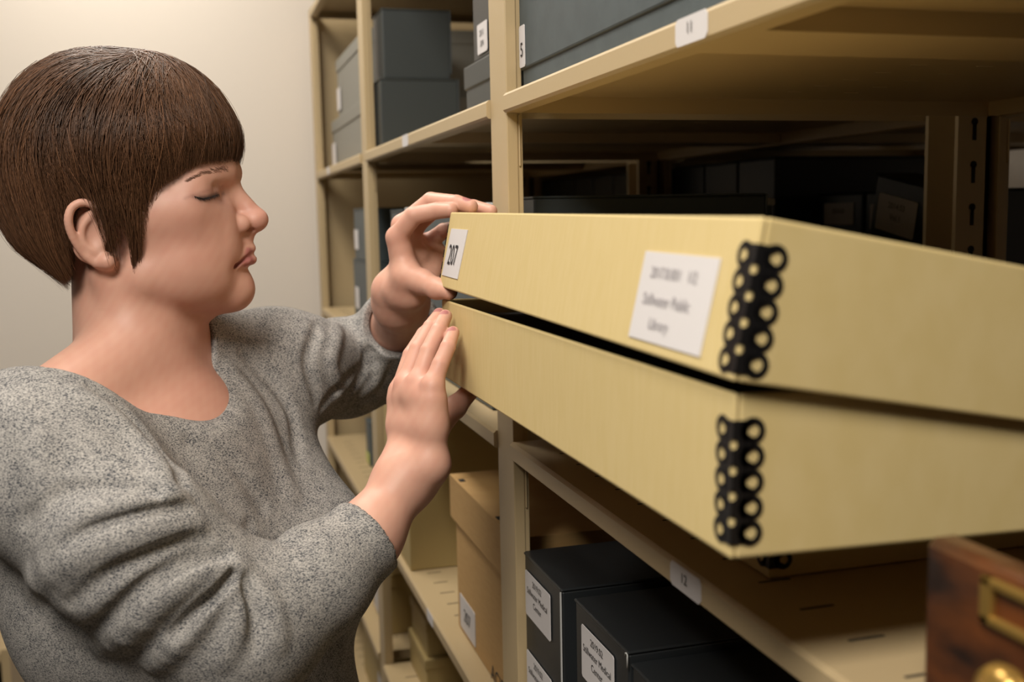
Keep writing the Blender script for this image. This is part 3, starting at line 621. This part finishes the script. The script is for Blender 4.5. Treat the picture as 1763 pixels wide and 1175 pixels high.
    C_ = C_*.82*(1+mot[:, None]*np.array([.03, .07, .07]))
    return C_
NAILS = [(rfing[0], _n((-.45, -.89, .05))), (rfing[1], _n((-.45, -.89, .05))), (rfing[2], _n((-.5, -.85, .1))), (lfing[1], _n((-.1, -.5, .9)))]
person = thing('person', (-.39, 1.08, 0), 'woman with short brown hair in a heather grey sweater opening the tan box', 'person')
V, Q = polygonise(BODY, (-.60, .78, 1.10), (.06, 1.48, 1.68), .0016)
body = np_mesh('body', V, Q, [skinmat], person, body_tint(V))
# --- sweater
#<sdf>
rdir = (RF[2]-RF[1])/np.linalg.norm(RF[2]-RF[1]); ldir = (LF[2]-LF[1])/np.linalg.norm(LF[2]-LF[1])
#<sdf>
CUT = [
 (Ell(_n((-0.3756,1.0853,1.3936))+FB*.004-LB*.045, (.098, .112, .098), TM), .004, 's'),
 (Sph(_n((-0.3259,1.0345,1.3542)), .0400), .03, 's'),
 (Sph(RF[2]+rdir*.046, .058), .003, 's'), (Con(RF[2]-rdir*.02, RF[2]+rdir*.02, .0295, .0300), .003, 's'),
 (Sph(LF[1]+ldir*.084, .062), .003, 's'), (Con(LF[1], LF[1]+ldir*.05, .0380, .0345), .003, 's'),
]
sleeves = [(Chain(RA, [.068, .066, .060], .02), .05, 'u'), (Chain(RF[:3]+[RF[2]+rdir*.02], [.058, .047, .0345, .0340], .015), .02, 'u'), (Chain(LA, [.060, .058, .056], .02), .05, 'u'), (Chain([LF[0], LF[1], LF[1]+ldir*.055], [.056, .0485, .041], .02), .02, 'u')]
SHIRTB = ('G', trunk(.006)+lower(.006)+sleeves)
#</sdf>
def fold(pts, r, h, k, crease=False, taper=True):
    """a ridge (or crease) running along points of the cloth surface"""
    P = _n(spl(pts, max(6, 4*len(pts)))); P, N_ = project(SHIRTB, P, 8); n = len(P)
    w_ = np.sin(np.linspace(.12, math.pi-.12, n))**.6 if taper else np.ones(n)
    if crease: return (Chain(list(P+N_*(.75*r-1.15*h*w_)[:, None]), [.75*r]*n, .002), k*.65, 's')
    return (Chain(list(P-N_*(r-1.1*h*w_)[:, None]), [r]*n, .002), k*.8, 'u')
folds = [
 fold([(-0.4132,0.9073,1.3621), (-0.3860,0.9028,1.3414), (-0.3641,0.8847,1.3179), (-0.3490,0.8471,1.2983), (-0.3426,0.8380,1.2862)], .010, .0050, .012),
 fold([(-0.4044,0.9271,1.3647), (-0.3735,0.9295,1.3356), (-0.3505,0.9132,1.3073), (-0.3373,0.8544,1.2936)], .008, .0045, .010, True),
 fold([(-0.4366,0.8352,1.2555), (-0.4076,0.8257,1.2824), (-0.3685,0.8265,1.2890), (-0.3392,0.8403,1.2853)], .011, .0070, .012),
 fold([(-0.4317,0.8298,1.2401), (-0.4044,0.8177,1.2697), (-0.3674,0.8197,1.2795), (-0.3362,0.8364,1.2777)], .008, .0050, .010, True),
 fold([(-0.4525,0.8526,1.2759), (-0.4258,0.8455,1.2977), (-0.3933,0.8387,1.3018), (-0.3582,0.8348,1.2940)], .008, .0040, .010, True),
 fold([(-0.4612,0.9313,1.1950), (-0.4185,0.8200,1.2529), (-0.3690,0.8144,1.2691), (-0.3286,0.8346,1.2659)], .012, .0060, .012),
 fold([(-0.4209,0.8275,1.2171), (-0.3852,0.8089,1.2437), (-0.3438,0.8194,1.2559), (-0.3219,0.8329,1.2532)], .008, .0050, .010, True),
 fold([(-0.4096,0.8926,1.1534), (-0.3603,0.8135,1.2122), (-0.3218,0.8232,1.2326), (-0.2978,0.8346,1.2284)], .012, .0070, .012),
 fold([(-0.4127,0.8499,1.1870), (-0.3700,0.8104,1.2280), (-0.3319,0.8220,1.2438), (-0.3078,0.8349,1.2389)], .008, .0055, .010, True),
 fold([(-0.3667,0.8448,1.1523), (-0.3341,0.8149,1.1922), (-0.3095,0.8226,1.2188), (-0.2957,0.8336,1.2252)], .011, .0060, .011),
 fold([(-0.3475,0.8170,1.1886), (-0.3243,0.8160,1.2090), (-0.3044,0.8272,1.2236)], .007, .0045, .008, True),
 fold([(-0.3126,0.8131,1.1621), (-0.3011,0.8152,1.1915), (-0.3010,0.8244,1.2148)], .009, .0050, .010),
 fold([(-0.2884,0.8116,1.1687), (-0.2859,0.8187,1.1938), (-0.2919,0.8298,1.2165)], .008, .0040, .009, True),
 fold([(-0.2704,0.8159,1.1692), (-0.2732,0.8241,1.1949), (-0.2850,0.8339,1.2167)], .008, .0035, .010),
 fold([(-0.2889,1.0965,1.3479), (-0.2682,1.0796,1.3195), (-0.2543,1.0554,1.2816), (-0.2415,1.0298,1.2338)], .010, .0030, .014),
 fold([(-0.2759,1.1190,1.3622), (-0.2480,1.1202,1.3299), (-0.2300,1.1037,1.2945), (-0.2286,1.0690,1.2589)], .009, .0035, .012, True),
 fold([(-0.3299,0.9816,1.3026), (-0.2954,0.9927,1.2758), (-0.2708,1.0001,1.2328)], .010, .0025, .014, True),
 fold([(-0.1943,1.1827,1.3824), (-0.2087,1.1460,1.3488), (-0.2014,1.1454,1.3040)], .008, .0040, .010, True),
 fold([(-0.1661,1.2310,1.3765), (-0.1805,1.1652,1.3448), (-0.1722,1.1783,1.3032)], .008, .0035, .010),
 fold([(-0.1271,1.2276,1.3475), (-0.1393,1.2203,1.3217), (-0.1600,1.1981,1.2992)], .008, .0040, .010, True),
 fold([(-0.1097,1.2183,1.3408), (-0.1197,1.2388,1.3110), (-0.1351,1.2321,1.2956)], .007, .0030, .009),
 fold([(-0.1945,1.1547,1.2956), (-0.1686,1.1775,1.3163), (-0.1271,1.2314,1.3298)], .007, .0035, .009, True),
 fold([(-0.2831,0.9763,1.2212), (-0.2539,0.8767,1.2313), (-0.2225,0.8955,1.2403)], .008, .0020, .012, True),
 fold([(-0.4609,0.8916,1.3591), (-0.4428,0.8694,1.3344), (-0.4386,0.8505,1.2976)], .012, .0030, .014),
]
SHIRT = ('G', SHIRTB[1]+folds+CUT)
V, Q = polygonise(SHIRT, (-.66, .70, .80), (.05, 1.50, 1.46), .0032)
shirtmat = mat('heather_grey_knit', (0.40, 0.38, 0.36), 0.95, spec=0.1)
nt = shirtmat.node_tree; b_ = nt.nodes['Principled BSDF']; tc = nt.nodes.new('ShaderNodeTexCoord'); mp = nt.nodes.new('ShaderNodeMapping'); mp.inputs['Scale'].default_value = (1, 1, 1.7)
n1 = nt.nodes.new('ShaderNodeTexNoise'); n1.inputs['Scale'].default_value = 560; n1.inputs['Detail'].default_value = 3; n1.inputs['Roughness'].default_value = .7
r1 = nt.nodes.new('ShaderNodeValToRGB'); cr = r1.color_ramp; cr.elements[0].position = .36; cr.elements[0].color = (.040, .044, .054, 1); cr.elements[1].position = .50; cr.elements[1].color = (.275, .262, .248, 1); e_ = cr.elements.new(.66); e_.color = (.44, .412, .378, 1)
n2 = nt.nodes.new('ShaderNodeTexNoise'); n2.inputs['Scale'].default_value = 70; n2.inputs['Detail'].default_value = 2
ma = nt.nodes.new('ShaderNodeMath'); ma.operation = 'MULTIPLY_ADD'; ma.inputs[1].default_value = .17; mb_ = nt.nodes.new('ShaderNodeMath'); mb_.operation = 'ADD'; mb_.inputs[1].default_value = -.085
bp = nt.nodes.new('ShaderNodeBump'); bp.inputs['Strength'].default_value = .35; bp.inputs['Distance'].default_value = .0008
nt.links.new(tc.outputs['Object'], mp.inputs[0]); nt.links.new(mp.outputs[0], n1.inputs['Vector']); nt.links.new(tc.outputs['Object'], n2.inputs['Vector']); nt.links.new(n2.outputs['Fac'], ma.inputs[0]); nt.links.new(n1.outputs['Fac'], mb_.inputs[0]); nt.links.new(mb_.outputs[0], ma.inputs[2]); nt.links.new(ma.outputs[0], r1.inputs[0]); nt.links.new(r1.outputs[0], b_.inputs['Base Color']); nt.links.new(n1.outputs['Fac'], bp.inputs['Height']); nt.links.new(bp.outputs[0], b_.inputs['Normal'])
sweater = np_mesh('sweater', V, Q, [shirtmat], person)
# --- trousers and shoes (below the frame)
hipc = tb(.075, .014, -.62)
legs = []
for s_ in (-1, 1):
    top = hipc+LB*s_*.085; knee = np.array([top[0]+.02, top[1]-.01, .46]); ank = np.array([knee[0]-.02, knee[1]+.01, .07])
    legs += [(Chain([top, knee, ank], [.088, .062, .050], .03), .03, 'u')]
TR = ('G', [(Ell(hipc+ZZ*.02, (.112, .160, .13), TM), .05, 'u')]+legs)
V, Q = polygonise(TR, (-.80, .70, .0), (.05, 1.50, .95), .010)
np_mesh('trousers', V, Q, [mat('dark_denim', (0.03, 0.035, 0.05), 0.9)], person)
for s_ in (-1, 1):
    a_ = hipc+LB*s_*.085; a_ = np.array([a_[0], a_[1], .0]); SH = ('G', [(Ell(a_+FB*.05+ZZ*.040, (.125, .045, .038), TM), .02, 'u'), (Con(a_+ZZ*.045, a_+ZZ*.085, .042, .045), .02, 'u')])
    V, Q = polygonise(SH, tuple(a_-.2), tuple(a_+.25), .008); V[:, 2] = np.maximum(V[:, 2], .001); np_mesh('shoe', V, Q, [MT['blackb']], person)
# --- hair
HC = _n((-0.0084,0.0000,0.0220)); PX = .000578
FR = ([0, 21, 46, 69, 77.5, 86, 95, 110, 160], [204, 206, 209, 210, 207, 197, 188, 180, 180])
BK = ([0, 21, 35, 49, 63, 73, 87, 110, 119, 131, 140, 148, 157, 175], [204, 212, 217, 220, 219, 220, 223, 229, 228, 229, 222, 214, 216, 216])
SD = ([0, 25, 45, 65, 90, 105, 115, 130, 140, 150, 160], [.110, .109, .106, .102, .098, .098, .103, .119, .130, .142, .15])
EN = ([0, 12, 27, 37, 48, 54, 57, 59, 61, 63.5, 66, 69, 73, 76, 79, 82, 86, 89, 92, 96, 100, 103, 108, 127, 150, 180], [88, 87, 87, 91, 99, 105, 112, 122, 143, 153, 147, 134, 136, 147, 148, 140, 128, 115, 111, 111, 118, 132, 145, 154, 157, 159])
def hair_r(th, ph):
    c2 = np.cos(ph)**2; d = np.degrees(th)
    fb = np.where(np.cos(ph) > 0, np.interp(d, *FR), np.interp(d, *BK))*PX
    return np.interp(d, *SD)*(1-c2)+fb*c2-.0035
def hair_end(ph):
    a = np.degrees(np.abs((ph+np.pi) % (2*np.pi)-np.pi)); return np.radians(np.interp(a, *EN))
def hair_pt(th, ph, dr=0.0):
    r = hair_r(th, ph)+dr; st = np.sin(th)
    L_ = HC+np.stack([r*st*np.cos(ph), -r*st*np.sin(ph), r*np.cos(th)], -1); return L_@HM.T+HO
NT, NP = 40, 150
ph = np.linspace(0, 2*np.pi, NP, endpoint=False)[None, :]; te = hair_end(ph); _d = np.degrees((ph+np.pi) % (2*np.pi)-np.pi); te = np.where((np.abs(_d) > 50) & (np.abs(_d) < 94), np.minimum(te, np.radians(112)), te)-np.radians(4); th = np.linspace(.01, 1, NT)[:, None]*te
G = hair_pt(th, np.broadcast_to(ph, th.shape), -.007-.006*(np.linspace(0, 1, NT)[:, None]**6)).reshape(-1, 3)
i, j = np.meshgrid(np.arange(NT-1), np.arange(NP), indexing='ij'); i = i.ravel(); j = j.ravel(); j2 = (j+1) % NP
capq = np.stack([i*NP+j, i*NP+j2, (i+1)*NP+j2, (i+1)*NP+j], 1)
NS, KS = 15000, 13
ph0 = rng.uniform(-np.pi, np.pi, NS); near_side = rng.random(NS) < .55; ph0 = np.where(near_side, rng.uniform(-.25, np.pi+.2, NS), ph0)
NC = 900; cph = rng.uniform(-np.pi, np.pi, NC); ci = np.argmin(np.abs((ph0[:, None]-cph[None, :]+np.pi) % (2*np.pi)-np.pi)+rng.uniform(0, .05, (NS, NC)), axis=1)
crand = rng.normal(0, 1, (NC, 6)); cr_ = crand[ci]
s0 = np.where(rng.random(NS) < .5, rng.uniform(.0, .14, NS), rng.uniform(.08, .70, NS)); s1 = 1-np.abs(rng.normal(0, .03, NS))-.02*np.abs(cr_[:, 0])
t = np.linspace(0, 1, KS)[None, :]; u = s0[:, None]+(s1-s0)[:, None]*t
locks = (np.abs(np.degrees(ph0)) > 60) & (np.abs(np.degrees(ph0)) < 92); s1 = np.where(locks, s1*(1-.34*rng.random(NS)**.8), s1); u = s0[:, None]+(s1-s0)[:, None]*t
dphi = (cph[ci]-ph0+np.pi) % (2*np.pi)-np.pi
side = np.clip(np.sin(ph0), 0, 1)                                  # locks on the near side lie back a little, then turn forward at the tips
phk = ph0[:, None]+dphi[:, None]*.55*u**2+(.085*cr_[:, 1:2]+.05*rng.normal(0, 1, (NS, 1)))*u**1.5+.05*cr_[:, 2:3]*np.sin(u*5+cr_[:, 3:4]*2)+.035*np.sin(u*8+rng.uniform(0, 6, (NS, 1)))*rng.normal(0, 1, (NS, 1))
phk = phk+side[:, None]*.26*np.sin(np.clip(u, 0, 1)*np.pi)*1.0
tek = hair_end(phk[:, -1:])*u
lay = rng.random(NS)[:, None]*.009
dr = -lay*(1-.2*u)+.0011*cr_[:, 4:5]*np.sin(u*4)-.008*np.clip(u-.8, 0, 1)/.2*rng.random(NS)[:, None]+.0010*rng.normal(0, 1, (NS, 1))*u
fly = (rng.random(NS) < .012)[:, None]; dr = dr+fly*.006*np.sin(t*np.pi)*rng.random((NS, 1))
Dk = np.stack([np.sin(tek)*np.cos(phk), np.sin(tek)*np.sin(phk), np.cos(tek)], -1); Dk[..., :2] += np.array([.20, .03])*np.clip(1-u, 0, 1)[..., None]**2+rng.normal(0, .10, (NS, 1, 2))*np.clip(1-u, 0, 1)[..., None]; Dk /= np.linalg.norm(Dk, axis=-1, keepdims=True)
Pk = hair_pt(np.arccos(np.clip(Dk[..., 2], -1, 1)), np.arctan2(Dk[..., 1], Dk[..., 0]), dr)
tan = np.gradient(Pk, axis=1); tan /= np.linalg.norm(tan, axis=2, keepdims=True)+1e-9
nrm = Pk-(HM@HC+HO); nrm -= tan*(nrm*tan).sum(2, keepdims=True); nrm /= np.linalg.norm(nrm, axis=2, keepdims=True)+1e-9; bt = np.cross(tan, nrm)
wd = (.00038*rng.uniform(.7, 1.5, NS)[:, None]*np.sqrt(np.clip(1.05-t, 0, 1)))[..., None]
SV = np.stack([Pk+bt*wd, Pk+nrm*wd*.8, Pk-bt*wd], 2).reshape(-1, 3)
s_i, k_i, e_i = np.meshgrid(np.arange(NS), np.arange(KS-1), np.arange(3), indexing='ij'); s_i = s_i.ravel(); k_i = k_i.ravel(); e_i = e_i.ravel(); e2 = (e_i+1) % 3
b0 = (s_i*KS+k_i)*3; SQ = np.stack([b0+e_i, b0+e2, b0+3+e2, b0+3+e_i], 1)
tone = rng.normal(0, .20, NS)+.24*cr_[:, 5]
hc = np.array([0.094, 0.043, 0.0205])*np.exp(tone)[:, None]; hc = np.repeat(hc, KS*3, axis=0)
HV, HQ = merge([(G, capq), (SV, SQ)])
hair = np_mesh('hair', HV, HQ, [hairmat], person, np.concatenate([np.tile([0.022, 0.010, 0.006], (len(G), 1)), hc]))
# --- eyebrows, lashes, nose ring
def strands(name, roots, dirs, ln, rad, col, lift=.0004):
    vs = []; qs = []; n = 0
    P, N_ = project(HEADN, _n(roots))
    for p, nn, d, l in zip(P, N_, _n(dirs), ln):
        d = d-nn*(d@nn)*.75; d /= np.linalg.norm(d); sd = np.cross(d, nn); ring = []
        for k, w_ in ((0, 1), (.5, .9), (1, .15)):
            c = p+d*l*k+nn*lift; ring += [c+sd*rad*w_, c+nn*rad*w_, c-sd*rad*w_]
        vs.append(np.array(ring)); qs.append(np.array([(3*a+b, 3*a+(b+1) % 3, 3*a+3+(b+1) % 3, 3*a+3+b) for a in (0, 1) for b in range(3)])); 
    V_, Q_ = merge(list(zip(vs, qs))); return np_mesh(name, V_, Q_, [hairmat], person, np.tile(col, (len(V_), 1)))
for s_ in (1, -1):
    f = (lambda p: hw(p)) if s_ > 0 else (lambda p: hw(mir(p)))
    c = side_on(along([(0.0693,-0.0470,0.0115), (0.0792,-0.0420,0.0185), (0.0890,-0.0340,0.0230), (0.0970,-0.0220,0.0249)], 170), -1 if s_ > 0 else 1)
    th_ = np.linspace(.3, 1, 170); c = c+HM[:, 2]*(rng.uniform(-1, 1, 170)*.0030*th_)[:, None]
    strands('eyebrow', c, np.tile(-HM[:, 0]*.7+HM[:, 2]*.25-HM[:, 1]*s_*.6, (170, 1))+rng.normal(0, .15, (170, 3)), rng.uniform(.0025, .0045, 170), .00013, (0.20, 0.115, 0.08))
    c = side_on(along([(0.0756,-0.0460,-0.0018), (0.0820,-0.0440,-0.0034), (0.0869,-0.0400,-0.0015), (0.0905,-0.0370,0.0011)], 80), -1 if s_ > 0 else 1)
    strands('eyelashes', c, np.tile(HM[:, 0]*.8-HM[:, 2]*.55-HM[:, 1]*s_*.25, (80, 1))+rng.normal(0, .2, (80, 3)), rng.uniform(.0018, .0042, 80), .00020, (0.012, 0.008, 0.006))
rb = MB(); rc = hw((0.1167,0.0000,-0.0326)); rb.tube([Vector(rc)+Vector(HM[:, 1])*.0035*math.cos(a)+Vector(HM[:, 2])*.0035*math.sin(a) for a in [2*math.pi*k/20 for k in range(20)]], .0006, 0, 8, closed=True)
rb.build('nose_ring', mat('steel', (0.6, 0.6, 0.62), 0.25, metal=1.0), person, smooth=True)
